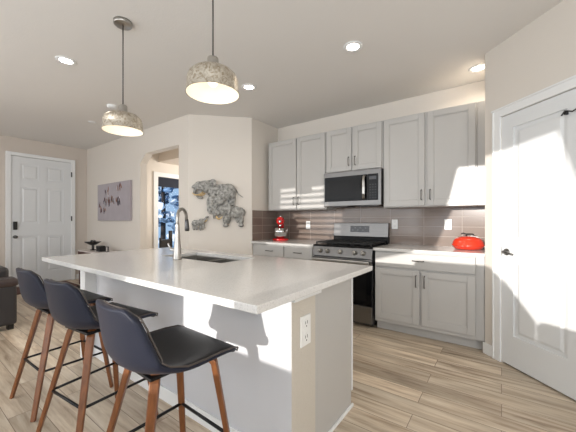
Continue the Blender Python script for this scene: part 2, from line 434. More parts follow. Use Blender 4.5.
# entry door: plane x = -7.2, local x along +Y
MD = Matrix(((0, -1, 0, -7.2), (1, 0, 0, 1.367), (0, 0, 1, .01), (0, 0, 0, 1)))
d2 = struct(thing('door_2', '', '')); del d2['label']; del d2['category']; d2.matrix_world = MD @ Matrix.Translation((0, -.03, 0))
ew, eh = .917, 2.385
P6 = []
for (x0, x1) in ((.13, .40), (.515, .785)):
    P6 += [(x0, x1, 1.96, 2.26), (x0, x1, 1.15, 1.83), (x0, x1, .22, .92)]
panel_door('x', ew, eh, P6).build('door_slab', 'door_white', d2)
k = MB(); k.box(.025, .085, -.03, 0, 1.04, 1.19).build('keypad_deadbolt', 'black_deco', d2, bevel=.008)
k = MB(); k.lathe([(0, 0), (.03, 0), (.03, .008), (.012, .014), (.012, .04), (.026, .05), (.028, .065), (.015, .076), (0, .077)], mtx=Matrix.Rotation(PI/2, 4, 'X'), cen=(.055, 0, .91)).build('door_knob', 'nickel', d2)
c = MB(); cw = .07
c.box(-cw, 0, -.02, .03, -.01, eh+cw).box(ew, ew+cw, -.02, .03, -.01, eh+cw).box(0, ew, -.02, .03, eh+.005, eh+cw)
c.build('door_casing', 'trim', d2, bevel=.005)
for z in (.3, 1.2, 2.1): MB().box(ew-.008, ew+.012, -.03, -.018, z, z+.1).build('hinge', 'steel_dark', d2)

# ------------------------------------------------------------------ cabinets
def shaker(x0, x1, z0, z1, y, rail=.062, th=.02):
    """door lying in the plane y (front) .. y+th"""
    mb = MB()
    mb.box(x0, x0+rail, y, y+th, z0, z1).box(x1-rail, x1, y, y+th, z0, z1).box(x0+rail, x1-rail, y, y+th, z0, z0+rail).box(x0+rail, x1-rail, y, y+th, z1-rail, z1)
    mb.box(x0+rail, x1-rail, y+.010, y+th-.001, z0+rail, z1-rail)
    # stepped inner moulding
    q = .008
    mb.box(x0+rail, x0+rail+q, y+.004, y+.012, z0+rail, z1-rail).box(x1-rail-q, x1-rail, y+.004, y+.012, z0+rail, z1-rail)
    mb.box(x0+rail, x1-rail, y+.004, y+.012, z0+rail, z0+rail+q).box(x0+rail, x1-rail, y+.004, y+.012, z1-rail-q, z1-rail)
    return mb
def pull_v(x, z0, z1, y):
    return MB().tube([(x, y, z0), (x, y-.026, z0+.004), (x, y-.03, z0+.02), (x, y-.03, z1-.02), (x, y-.026, z1-.004), (x, y, z1)], .0055, 8)
def pull_h(x0, x1, z, y):
    return MB().tube([(x0, y, z), (x0+.004, y-.026, z), (x0+.02, y-.03, z), (x1-.02, y-.03, z), (x1-.004, y-.026, z), (x1, y, z)], .0055, 8)
def upper(label, x0, x1, z0, z1, doors, yb=3.848, yf=3.54, filler=None):
    t = thing('upper_cabinet', label, 'cabinet', (x0, yb, z0), group='grey shaker wall cabinets')
    g = lambda mb, n, m, b=0, par=t: mb.build(n, m, par, bevel=b)
    mb = MB(); mb.box(0, x1-x0, yf-yb, 0, 0, z1-z0)
    if filler: mb.box(x1-x0, filler-x0, yf-yb+.01, 0, 0, z1-z0)
    g(mb, 'carcass', 'cabinet', .002)
    for (a, b, side) in doors:
        d = g(shaker(a-x0, b-x0, .012, z1-z0-.012, yf-yb-.021), 'door', 'cabinet', .0025)
        hx = (b-x0-.03) if side > 0 else (a-x0+.03)
        pull_v(hx, .075, .185, yf-yb-.021).build('handle', 'nickel', d)
    return t
upper('grey two-door wall cabinet left of microwave above red stand mixer', -2.94, -1.925, 1.37, 2.42, [(-2.925, -2.412, 1), (-2.392, -1.937, -1)])
upper('short two-door grey cabinet directly above the microwave', -1.923, -1.151, 1.845, 2.42, [(-1.908, -1.556, 1), (-1.530, -1.166, -1)])
upper('tall two-door grey wall cabinet right of microwave above red pot', -1.149, -.20, 1.37, 2.42, [(-1.138, -.690, 1), (-.660, -.213, -1)], filler=-.125)

def base(label, x0, x1, yf=3.245, yb=3.848):
    t = thing('base_cabinet', label, 'cabinet', (x0, yb, 0), group='grey base cabinets on kitchen wall')
    return t, yf-yb
t, f = base('long grey base cabinet right of stove with wide drawer front and two doors', -1.147, -.195)
W_ = -.195+1.147
MB().box(0, W_, f, 0, .10, .882).box(W_, W_+.07, f+.01, 0, .10, .882).build('carcass', 'cabinet', t, bevel=.002)
MB().box(0, W_+.07, f+.07, 0, 0, .10).build('toe_kick', 'cabinet', t)
dr = MB().box(.008, W_-.002, f-.021, f-.001, .715, .868).build('drawer', 'cabinet', t, bevel=.004)
pull_h(.40, .51, .80, f-.021).build('handle', 'nickel', dr)
for a, b, s in ((.008, .466, 1), (.486, W_-.002, -1)):
    d = shaker(a, b, .145, .695, f-.021).build('door', 'cabinet', t, bevel=.0025)
    pull_v(b-.03 if s > 0 else a+.03, .53, .65, f-.021).build('handle', 'nickel', d)
t, f = base('grey base cabinet left of stove with two top drawers', -2.995, -1.945)
W_ = 1.05
MB().box(0, W_, f, 0, .10, .882).build('carcass', 'cabinet', t, bevel=.002)
MB().box(0, W_, f+.07, 0, 0, .10).build('toe_kick', 'cabinet', t)
for a, b in ((.09, .575), (.60, 1.035)):
    dr = MB().box(a, b, f-.021, f-.001, .715, .868).build('drawer', 'cabinet', t, bevel=.004)
    pull_h((a+b)/2-.06, (a+b)/2+.06, .79, f-.021).build('handle', 'nickel', dr)
    d = shaker(a, b, .145, .695, f-.021).build('door', 'cabinet', t, bevel=.0025)
    pull_v(b-.03 if a < .3 else a+.03, .53, .65, f-.021).build('handle', 'nickel', d)
# countertops
tag(MB().box(-3.0+.001, -1.938, 3.205, 3.848, .884, .914).build('countertop', 'quartz', bevel=.003), 'short white quartz countertop under red stand mixer', 'countertop', 'wall countertops')
tag(MB().box(-1.158, -.123, 3.205, 3.848, .884, .914).build('countertop', 'quartz', bevel=.003), 'white quartz countertop right of stove under red lidded pot', 'countertop', 'wall countertops')
# backsplash
def splash(name, verts_uv, depth_dir):
    me = bpy.data.meshes.new(name); bm = bmesh.new(); uvl = bm.loops.layers.uv.new('UVMap')
    for quad in verts_uv:
        vs = [bm.verts.new(v) for v, _ in quad]; f = bm.faces.new(vs)
        for l, (_, uv) in zip(f.loops, quad): l[uvl].uv = uv
    bm.to_mesh(me); bm.free(); me.materials.append(MAT['tile'])
    o = bpy.data.objects.new(name, me); C.objects.link(o)
    s = o.modifiers.new('thick', 'SOLIDIFY'); s.thickness = .008; s.offset = -1
    return struct(o)
def q_x(x0, x1, z0, z1, y): return [((x, y, z), (x+.36+4, z-.914)) for x, z in ((x0, z0), (x1, z0), (x1, z1), (x0, z1))]
splash('trim_backsplash', [q_x(-2.992, -.125, .915, 1.37, 3.842), q_x(-1.925, -1.15, 1.371, 1.44, 3.842)], 0)
splash('trim_backsplash_return', [[((-2.992, y, z), (y+.15, z-.914)) for y, z in ((3.232, .915), (3.84, .915), (3.84, 1.372), (3.232, 1.372))]], 0)

# ------------------------------------------------------------------ range
t = thing('gas_range', 'stainless steel gas range with black cooktop and five knobs', 'stove', (-1.932, 3.845, 0))
RW = .766; F = 3.20-3.845
MB().box(0, RW, F+.03, -.02, .03, .895).build('body', 'steel_dark', t, bevel=.003)
MB().box(.002, RW-.002, F-.004, F+.03, .055, .245).build('storage_drawer', 'steel', t, bevel=.005)
d = MB().box(.002, RW-.002, F-.008, F+.03, .255, .772).build('oven_door', 'black_glass', t, bevel=.005)
MB().box(.002, RW-.002, F-.012, F-.007, .700, .772).build('door_top_band', 'steel', d, bevel=.002)
MB().box(.06, RW-.06, F-.0095, F-.0075, .31, .66).build('oven_window', 'black_enamel', d)
h = MB().box(.02, RW-.02, F-.062, F-.038, .722, .757); h.box(.04, .07, F-.04, F-.008, .727, .752).box(RW-.07, RW-.04, F-.04, F-.008, .727, .752)
h.build('oven_handle', 'brushed', d, bevel=.008, bseg=3)
MB().prism([(F-.01, .782), (F+.06, .782), (F+.06, .903), (F+.025, .903)], 0.001, RW-.001, None, MYZ).build('control_panel', 'steel', t, bevel=.004)
for i, kx in enumerate((.105, .205, .375, .56, .66)):
    k = MB(); R_ = Matrix.Rotation(PI/2-.28, 4, 'X')
    k.lathe([(0, 0), (.026, 0), (.026, .008), (.020, .012), (.019, .032), (.016, .036), (0, .037)], mtx=R_, cen=(kx, F+.004, .842), seg=20)
    k.box(kx-.004, kx+.004, F-.036, F-.028, .83, .863)
    k.build('knob', 'brushed', t)
MB().box(0, RW, F+.015, -.07, .895, .918).build('cooktop', 'black_enamel', t, bevel=.004)
for i in range(3):
    g = MB(); x0 = .02+i*.243; x1 = x0+.238; y0, y1 = F+.045, -.09; zt = .952
    for a in (x0+.008, (x0+x1)/2, x1-.008): g.box(a-.006, a+.006, y0, y1, zt-.016, zt)
    for b in (y0+.008, y0+(y1-y0)*.27, (y0+y1)/2, y0+(y1-y0)*.73, y1-.008): g.box(x0, x1, b-.006, b+.006, zt-.016, zt)
    for a in (x0+.008, x1-.008):
        for b in (y0+.008, y1-.008): g.box(a-.008, a+.008, b-.008, b+.008, .917, zt-.01)
    g.build('grate', 'iron', t, bevel=.002)
for (bx, by) in ((.15, .17), (.15, .42), (.383, .30), (.61, .17), (.61, .42)):
    MB().lathe([(0, .917), (.045, .917), (.045, .926), (.03, .928), (.03, .936), (0, .937)], cen=(bx, F+by, 0), seg=20).build('burner', 'iron', t)
bg = MB().box(0.0, RW, -.075, -.008, .918, 1.0).build('rear_vent_riser', 'black_enamel', t, bevel=.003)
b = MB().prism([(-.085, 1.0), (-.008, 1.0), (-.008, 1.185), (-.065, 1.185)], .0, RW, None, MYZ).build('backguard', 'steel', t, bevel=.006)
sl = .02/.185
p = MB(); p.prism([(-.0875+sl*.06, 1.06), (-.08+sl*.06, 1.06), (-.08+sl*.145, 1.145), (-.0875+sl*.145, 1.145)], .255, .52, None, MYZ)
dp = p.build('clock_display', 'display', b)
for i in range(6):
    zc = 1.085+.03*(i % 2); x = .28+.036*i
    MB().box(x, x+.02, -.0895+sl*(zc-1), -.0875+sl*(zc-1), zc, zc+.006).build('display_button', 'steel', dp)

# ------------------------------------------------------------------ microwave
t = thing('microwave', 'stainless over-the-range microwave with black glass door', 'microwave', (-1.921, 3.845, 1.400))
F = 3.46-3.845; H = .441
MB().box(.002, .766, F+.03, -.003, .012, H).build('body', 'steel_dark', t, bevel=.003)
MB().box(0, .768, F, F+.035, 0, H).build('front_frame', 'steel', t, bevel=.006)
d = MB().box(.018, .60, F-.008, F+.004, .062, H-.062).build('door', 'black_glass', t, bevel=.004)
MB().box(.06, .52, F-.0095, F-.0075, .10, H-.10).build('door_window', 'black_enamel', d)
MB().box(.604, .735, F-.008, F+.004, .062, H-.062).build('control_panel', 'black_glass', t, bevel=.004)
for i in range(6):
    for j in range(3): MB().box(.632+j*.032, .65+j*.032, F-.0095, F-.008, .085+i*.032, .094+i*.032).build('keypad_button', 'display', t)
MB().box(.63, .715, F-.0095, F-.008, .31, .35).build('clock_display', 'display', t)
h = MB().tube([(.568, F-.006, .075), (.568, F-.035, .09), (.572, F-.052, .14), (.574, F-.056, .22), (.572, F-.052, .30), (.568, F-.035, .35), (.568, F-.006, .365)], 1, sq=(.016, .008))
h.build('handle', 'brushed', d, bevel=.005)
for x in (.05, .46): MB().box(x, x+.25, F+.08, -.05, -.006, .014).build('grease_filter', 'steel_dark', t)

# ------------------------------------------------------------------ island
IX0, IX1, IY0, IY1 = -3.20, -.795, 1.124, 1.80
sx0, sx1, sy0, sy1 = -3.045, -.690, .767, 1.905
kx0, kx1, ky0, ky1 = -2.36, -1.60, 1.40, 1.76   # sink cut-out
IX0 = -2.99
t = thing('kitchen_island', 'large kitchen island with grey end panel and textured knee wall', 'kitchen island', ((IX0+IX1)/2, 1.46, 0))
def I(mb, n, m, b=0, par=t):
    o = mb.build(n, m, par, bevel=b); o.location = (-(IX0+IX1)/2, -1.46, 0); return o
I(MB().box(IX0, IX1, IY0, IY0+.012, .0, .882), 'seating_side_panel', 'island_face')
I(MB().box(-3.035, -2.93, 1.035, IY0+.001, 0, .882), 'support_post', 'trim', .003)
I(MB().box(IX0+.001, IX1+.002, IY0+.001, 1.338, 0, .882), 'knee_wall', 'knee_wall')
mb = MB(); mb.box(IX0, IX1, 1.338, 1.36, .0, .882).box(IX0, IX0+.02, 1.36, IY1, 0, .882).box(IX1-.02, IX1, 1.36, IY1, 0, .882).box(IX0+.02, IX1-.02, IY1-.02, IY1, .1, .882).box(IX0+.02, IX1-.02, 1.36, IY1-.08, 0, .1)
I(mb, 'cabinet_body', 'cabinet', .002)
I(MB().box(IX1-.02, IX1+.001, IY1+.006, IY1+.024, .1, .882), 'cabinet_door_edge', 'trim')
I(MB().box(IX1-.006, IX1+.034, 1.105, 1.35, .836, .882).box(IX0, IX1+.016, IY0-.016, IY0, .845, .882), 'apron_trim', 'trim', .003)
I(MB().box(IX0, IX1+.012, IY0-.012, IY0, 0, .09).box(IX1, IX1+.012, IY0, 1.338, 0, .02).box(IX1, IX1+.012, 1.338, IY1+.012, 0, .02), 'base_moulding', 'trim', .003)
o = I(MB().box(IX1+.002, IX1+.009, 1.192, 1.282, .592, .742), 'wall_outlet', 'plate', .003)
mb = MB()
for zz in (.632, .702):
    mb.prism([(.024*math.cos(a*PI/8), .026*math.sin(a*PI/8)) for a in range(16)], 0, .003, 'plate', Matrix.Translation((IX1+.009, 1.237, zz)) @ Matrix(((0, 0, 1, 0), (1, 0, 0, 0), (0, 1, 0, 0), (0, 0, 0, 1))))
    mb.box(IX1+.011, IX1+.0125, 1.226, 1.230, zz-.002, zz+.012, 'slot').box(IX1+.011, IX1+.0125, 1.243, 1.247, zz-.002, zz+.014, 'slot').box(IX1+.011, IX1+.0125, 1.233, 1.24, zz-.016, zz-.009, 'slot')
mb.build('outlet_socket', 'plate', o)
# slab with sink cut-out
mb = MB(); zs0, zs1 = .883, .914
for a in ((sx0, kx0, sy0, sy1), (kx1, sx1, sy0, sy1), (kx0, kx1, sy0, ky0), (kx0, kx1, ky1, sy1)): pass
xs = [sx0, kx0, kx1, sx1]; ys = [sy0, ky0, ky1, sy1]
g = {}
for zi, zz in enumerate((zs0, zs1)):
    for i in range(4):
        for j in range(4): g[i, j, zi] = mb.bm.verts.new((xs[i], ys[j], zz))
for i in range(3):
    for j in range(3):
        if (i, j) == (1, 1): continue
        mb.bm.faces.new([g[i, j, 1], g[i+1, j, 1], g[i+1, j+1, 1], g[i, j+1, 1]]); mb.bm.faces.new([g[i, j, 0], g[i, j+1, 0], g[i+1, j+1, 0], g[i+1, j, 0]])
def side(p, q): mb.bm.faces.new([g[p+(0,)], g[q+(0,)], g[q+(1,)], g[p+(1,)]])
for i in range(3): side((i, 0), (i+1, 0)); side((i, 3), (i+1, 3)); side((0, i), (0, i+1)); side((3, i), (3, i+1))
side((1, 1), (2, 1)); side((1, 2), (2, 2)); side((1, 1), (1, 2)); side((2, 1), (2, 2))
slab = mb.build('island_countertop', 'quartz', bevel=.003)
tag(slab, 'broad white quartz slab on the island with overhang towards stools', 'countertop')
# sink
t = thing('kitchen_sink', 'stainless double bowl undermount sink set in island countertop', 'sink', ((kx0+kx1)/2, (ky0+ky1)/2, .70))
def bowl(x0, x1):
    mb = MB(); y0, y1 = ky0-(ky0+ky1)/2-.004, ky1-(ky0+ky1)/2+.004; th = .004; d0 = 0; d1 = .182
    mb.box(x0, x1, y0, y1, d0, d0+th).box(x0, x0+th, y0, y1, d0, d1).box(x1-th, x1, y0, y1, d0, d1).box(x0, x1, y0, y0+th, d0, d1).box(x0, x1, y1-th, y1, d0, d1)
    mb.lathe([(0, th+.001), (.035, th+.001), (.04, th+.004), (.045, th)], cen=((x0+x1)/2, (y0+y1)/2, 0), seg=20)
    return mb
hw = (kx1-kx0)/2
bowl(-hw-.004, .03).build('bowl', 'brushed', t, bevel=.002); bowl(.034, hw+.004).build('bowl', 'brushed', t, bevel=.002)
# faucet
t = thing('faucet', 'tall gooseneck pull-down kitchen faucet beside the island sink', 'faucet', (-2.02, 1.335, .914), math.radians(30))
MB().lathe([(0, 0), (.034, 0), (.034, .008), (.031, .014), (.026, .09), (.019, .19), (.015, .27)], seg=24).build('base', 'brushed', t)
pts = []; R_ = .078; zc = .315
pts.append((0, 0, .2)); pts.append((0, 0, zc))
for i in range(1, 11):
    a = PI*i/11; pts.append((0, R_-R_*math.cos(a), zc+R_*math.sin(a)))
pts.append((0, 2*R_+.003, zc-.02))
MB().tube(pts, .0125, 14).build('spout', 'brushed', t)
MB().tube([(0, 2*R_+.002, zc-.005), (0, 2*R_+.006, zc-.03), (0, 2*R_+.012, zc-.085), (0, 2*R_+.014, zc-.10)], [.0135, .0155, .0195, .018], 14).build('spray_head', 'steel_dark', t)
MB().tube([(-.015, 0, .072), (-.045, -.004, .075), (-.05, -.004, .075)], [.012, .013, .013], 12).tube([(-.048, 0, .072), (-.06, -.01, .10), (-.066, -.016, .125)], [.010, .007, .006], 10).build('side_handle', 'chrome', t)

# ------------------------------------------------------------------ bar stools
def make_stool():
    t = thing('bar_stool', '', 'bar stool', (0, 0, 0), 0, 'counter stools along the island')
    # centreline profile (y, z), front to back-top, with half width and side curl
    prof = [(.232, .628, .205, 0), (.222, .648, .222, 0), (.19, .662, .230, .0), (.12, .664, .234, .002), (.04, .657, .236, .006), (-.04, .650, .240, .014), (-.11, .650, .238, .026),
            (-.165, .664, .234, .036), (-.198, .695, .225, .040), (-.213, .74, .214, .038), (-.222, .79, .204, .032), (-.230, .84, .190, .026), (-.238, .880, .180, .020), (-.243, .905, .160, .016), (-.246, .918, .125, .012)]
    prof = [((y if y > -.15 else -.15+(y+.15)*.72), (z if z < .69 else .69+(z-.69)*.92), w_*(.95 if y > -.05 else .90), c_) for y, z, w_, c_ in prof]
    NV = 12; bm = bmesh.new(); rows = []
    for i, (y, z, hw_, curl) in enumerate(prof):
        a = prof[max(0, i-1)]; b = prof[min(len(prof)-1, i+1)]
        tx, tz = b[0]-a[0], b[1]-a[1]; l = math.hypot(tx, tz); n = (tz/l, -tx/l)    # inward/up normal
        if n[1] < 0 and abs(tz) < abs(tx): n = (-n[0], -n[1])
        if abs(tz) >= abs(tx) and n[0] < 0: n = (-n[0], -n[1])
        row = []
        for j in range(NV+1):
            v = -1+2*j/NV; k = curl*1.5*abs(v)**2.4
            edge = -.012*abs(v)**6 if i > 12 else 0
            row.append(bm.verts.new((hw_*v, y+n[0]*k, z+n[1]*k+edge)))
        rows.append(row)
    for i in range(len(rows)-1):
        for j in range(NV):
            f = bm.faces.new((rows[i][j], rows[i][j+1], rows[i+1][j+1], rows[i+1][j])); f.smooth = True
    bmesh.ops.recalc_face_normals(bm, faces=bm.faces[:])
    # make normals point up/inside
    f = min(bm.faces, key=lambda f: (f.calc_center_median()-Vector((0, .1, .66))).length)
    if f.normal.z < 0: bmesh.ops.reverse_faces(bm, faces=bm.faces[:])
    bm.verts.ensure_lookup_table()
    rim = [tuple(v.co) for v in rows[0]] + [tuple(r[-1].co) for r in rows[1:]] + [tuple(v.co) for v in rows[-1][::-1][1:]] + [tuple(r[0].co) for r in rows[::-1][1:-1]]
    me = bpy.data.meshes.new('seat_shell'); bm.to_mesh(me); bm.free(); me.materials.append(MAT['leather_seat']); me.materials.append(MAT['leather'])
    o = bpy.data.objects.new('seat_shell', me); C.objects.link(o); o.parent = t
    s = o.modifiers.new('thick', 'SOLIDIFY'); s.thickness = .028; s.offset = -1; s.material_offset = 1; s.material_offset_rim = 1
    sb = o.modifiers.new('sub', 'SUBSURF'); sb.levels = 1; sb.render_levels = 2
    MB().tube([(x, y, z-.004) for x, y, z in rim], .0038, 6, closed=True).build('seam_piping', 'piping', t)
    # bentwood legs
    ftx, fty, fbx, fby = .150, .150, .222, .232
    for sx in (-1, 1):
        for sy in (-1, 1):
            top = Vector((sx*.138, .145, .60)) if sy > 0 else Vector((sx*.105, -.105, .60)); foot = Vector((sx*.212, sy*.225-.005, 0))
            a = Vector((sx*.02, sy*.03, .618)); b = Vector((top.x*.65, top.y*.7, .618))
            pts = [a, b, Vector((top.x*.88, top.y*.9, .613)), top.lerp(foot, .02), top.lerp(foot, .08), top.lerp(foot, .3), top.lerp(foot, .65), foot]
            MB().tube(pts, [.8, .9, .95, .98, .96, .88, .8, .7], sq=(.019, .0135)).build('leg', 'walnut', t, bevel=.005)
    MB().box(-.12, .12, -.13, .13, .606, .618).build('mounting_plate', 'black_metal', t, bevel=.002)
    zr = .262; k = (.60-zr)/.60; rx, ry = .105+(.212-.105)*k, -.105-(.23-.105)*k; fx, fy = .138+(.212-.138)*k, .145+(.22-.145)*k
    c4 = [(-rx, ry, zr), (rx, ry, zr), (fx, fy, zr), (-fx, fy, zr)]
    mb = MB()
    for i in range(4): mb.tube([c4[i], c4[(i+1) % 4]], .0075, 8)
    mb.build('footrest_ring', 'black_metal', t)
    return t
st = make_stool()
spots = [(-1.175, .722, -2, 'dark leather bar stool nearest the camera, by the outlet end of the island'),
         (-1.895, .75, 6, 'middle of the three dark leather bar stools with walnut legs'),
         (-2.505, .757, 2, 'dark leather bar stool farthest left beside the sofa')]
for i, (x, y, a, lab) in enumerate(spots):
    o = st if i == 0 else copy_tree(st)
    o.location = (x, y, 0); o.rotation_euler.z = math.radians(a); o['label'] = lab

# ------------------------------------------------------------------ pendants and ceiling fittings
def make_pendant():
    t = thing('pendant_light', '', 'pendant light', (0, 0, 0), 0, 'mercury glass pendants over the island')
    MB().lathe([(0, 0), (.066, 0), (.066, -.022), (.060, -.028), (0, -.028)], seg=36).build('canopy', 'brushed', t)
    MB().tube([(0, 0, -.026), (0, 0, -.645)], .0042, 8).build('rod', 'cord', t)
    zb = -.84
    outer = [(.144, 0), (.140, .010), (.138, .05), (.136, .078), (.127, .101), (.108, .120), (.078, .131), (.034, .136)]
    inner = [(r-.004, z-(.004 if i > 2 else 0)) for i, (r, z) in enumerate(outer)]
    sh = MB().lathe([(r, z+zb) for r, z in outer], seg=48, m='mercury').lathe([(r, z+zb+.0005) for r, z in inner], seg=48, m='shade_in').lathe([(outer[0][0], zb), (inner[0][0], zb+.0005)], seg=48, m='mercury').build('lamp_shade', 'mercury', t)
    MB().lathe([(.0, .200), (.022, .200), (.029, .196), (.031, .185), (.031, .140), (.036, .134), (.036, .130), (0, .130)], cen=(0, 0, zb), seg=28).build('socket_cap', 'brushed', t)
    MB().ball((0, 0, zb+.075), (.028, .028, .035)).lathe([(.014, .10), (.014, .13)], cen=(0, 0, zb), seg=16).build('light_bulb', 'bulb', t)
    return t
pn = make_pendant(); pn.location = (-2.356, 1.088, CH); pn['label'] = 'mottled silver dome pendant light hanging above the far end of the island'
p2 = copy_tree(pn); p2.location = (-1.272, 1.058, CH); p2['label'] = 'mottled silver dome pendant light closer to the camera, nearer image centre'
cans = [(-3.361, 1.03, 'round recessed ceiling light at the left, beyond the first pendant'), (-1.055, 2.425, 'round recessed ceiling light in front of the wall cabinets, alone at right'),
        (-2.335, 2.461, 'round recessed ceiling light just right of the nearer pendant shade'), (-.19, 3.50, 'recessed ceiling light in the corner above cabinets, half hidden by pantry wall')]
c0 = None
for i, (x, y, lab) in enumerate(cans):
    if c0 is None:
        c0 = thing('recessed_light', lab, 'ceiling light', (x, y, CH), 0, 'recessed ceiling lights')
        MB().lathe([(.052, -.002), (.058, -.008), (.078, -.007), (.084, -.001), (.084, 0), (.052, 0)], seg=36).build('trim_ring', 'trim', c0)
        MB().lathe([(0, -.0035), (.053, -.0035), (.053, -.001)], seg=36).build('lens', 'can_glow', c0)
    else:
        c = copy_tree(c0); c.location = (x, y, CH); c['label'] = lab
    d = bpy.data.lights.new('can', 'AREA'); d.shape = 'DISK'; d.size = .1; d.energy = 1.8; d.color = (1, .88, .74); d.spread = math.radians(150)
    o = bpy.data.objects.new('can_light', d); C.objects.link(o); o.location = (x, y, CH-.012)
sm = thing('smoke_detector', 'small white round smoke detector on ceiling behind the left pendant', 'smoke detector', (-4.186, 1.793, CH))
MB().lathe([(0, -.035), (.04, -.035), (.055, -.028), (.062, -.012), (.064, 0)], seg=32).build('housing', 'trim', sm); MB().lathe([(.018, -.0352), (.02, -.0375), (.03, -.0375), (.032, -.0352)], seg=24).build('vent_ring', 'blind_white', sm)
sp = thing('ceiling_sprinkler', 'tiny flush white disc on ceiling left of the left pendant', 'sprinkler', (-5.12, 1.906, CH))
MB().lathe([(0, -.006), (.05, -.006), (.055, 0)], seg=28).build('cover_plate', 'trim', sp)

# ------------------------------------------------------------------ wall plates
def plate(label, x, z, y=3.833, kind='outlet'):
    t = thing('wall_outlet', label, 'outlet', (x, y, z), 0, 'white outlets on the backsplash')
    MB().box(-.037, .037, -.006, 0, -.06, .06).build('cover_plate', 'plate', t, bevel=.003)
    mb = MB()
    for zz in (-.026, .026): mb.box(-.016, .016, -.0085, -.005, zz-.017, zz+.017, 'plate').box(-.008, -.005, -.0092, -.008, zz-.004, zz+.008, 'slot').box(.005, .008, -.0092, -.008, zz-.004, zz+.008, 'slot')
    mb.build('socket', 'plate', t)
plate('white outlet on backsplash left of the range', -2.397, 1.15)
plate('white outlet on backsplash just right of the range', -1.10, 1.17)
plate('white outlet on backsplash left of the red pot', -.50, 1.17)

# ------------------------------------------------------------------ stand mixer
t = thing('stand_mixer', 'red stand mixer with steel bowl in the counter corner', 'stand mixer', (-2.72, 3.56, .914), math.radians(34))
MB().lathe([(0, 0), (.12, 0), (.125, .012), (.12, .03), (.08, .04), (0, .042)], seg=32).box(-.075, .075, .02, .17, 0, .04).build('base', 'red', t, bevel=.008)
MB().tube([(0, .12, .03), (0, .125, .12), (0, .115, .22), (0, .10, .27)], [.055, .045, .045, .05], 16).build('column', 'red', t)
MB().tube([(0, .17, .285), (0, .15, .29), (0, .06, .30), (0, -.05, .30), (0, -.13, .293), (0, -.155, .29)], [.03, .055, .066, .064, .055, .03], 18).build('motor_head', 'red', t)
MB().lathe([(.0, .045), (.05, .045), (.055, .05), (.085, .075), (.105, .12), (.112, .19), (.115, .19), (.108, .118), (.088, .07)], cen=(0, -.045, 0), seg=32).build('mixing_bowl', 'chrome', t)
MB().tube([(0, -.07, .25), (0, -.07, .20)], [.016, .012], 10).lathe([(0, .30), (.02, .30), (.02, .27)], cen=(0, -.07, -.04), seg=12).build('beater_shaft', 'chrome', t)
MB().lathe([(0, 0), (.02, 0), (.022, .012), (0, .014)], mtx=Matrix.Rotation(PI/2, 4, 'X'), cen=(0, -.15, .29), seg=18).build('attachment_hub', 'chrome', t)
MB().tube([(.0, .10, .355), (0, .02, .368), (0, -.06, .36)], .008, 8).build('top_trim', 'plate', t)
# ------------------------------------------------------------------ red pot
t = thing('lidded_pot', 'shiny red enamel pot with domed lid on right countertop', 'pot', (-.285, 3.60, .914))
MB().lathe([(0, .004), (.115, .004), (.128, .012), (.142, .035), (.146, .042), (.138, .042), (0, .042)], seg=48).build('pot_base', 'pot_red', t)
MB().lathe([(.150, .043), (.150, .052), (.144, .058), (.138, .085), (.118, .112), (.085, .130), (.04, .139), (0, .141)], seg=48).build('lid', 'pot_red', t)
for a in (-.3, PI-.3):
    h = MB(); c_, s_ = math.cos(a+PI/2), math.sin(a+PI/2); n_ = (-s_, c_)
    h.tube([(.135*c_+.045*n_[0], .135*s_+.045*n_[1], .038), (.172*c_+.04*n_[0], .172*s_+.04*n_[1], .042), (.18*c_, .18*s_, .043), (.172*c_-.04*n_[0], .172*s_-.04*n_[1], .042), (.135*c_-.045*n_[0], .135*s_-.045*n_[1], .038)], .008, 8).build('side_handle', 'pot_red', t)
MB().tube([(-.012, 0, .138), (-.012, 0, .158), (-.045, 0, .166), (-.06, .0, .160)], .007, 8).tube([(-.012, 0, .158), (.04, 0, .160), (.055, 0, .15)], .007, 8).build('lid_handle', 'iron', t)

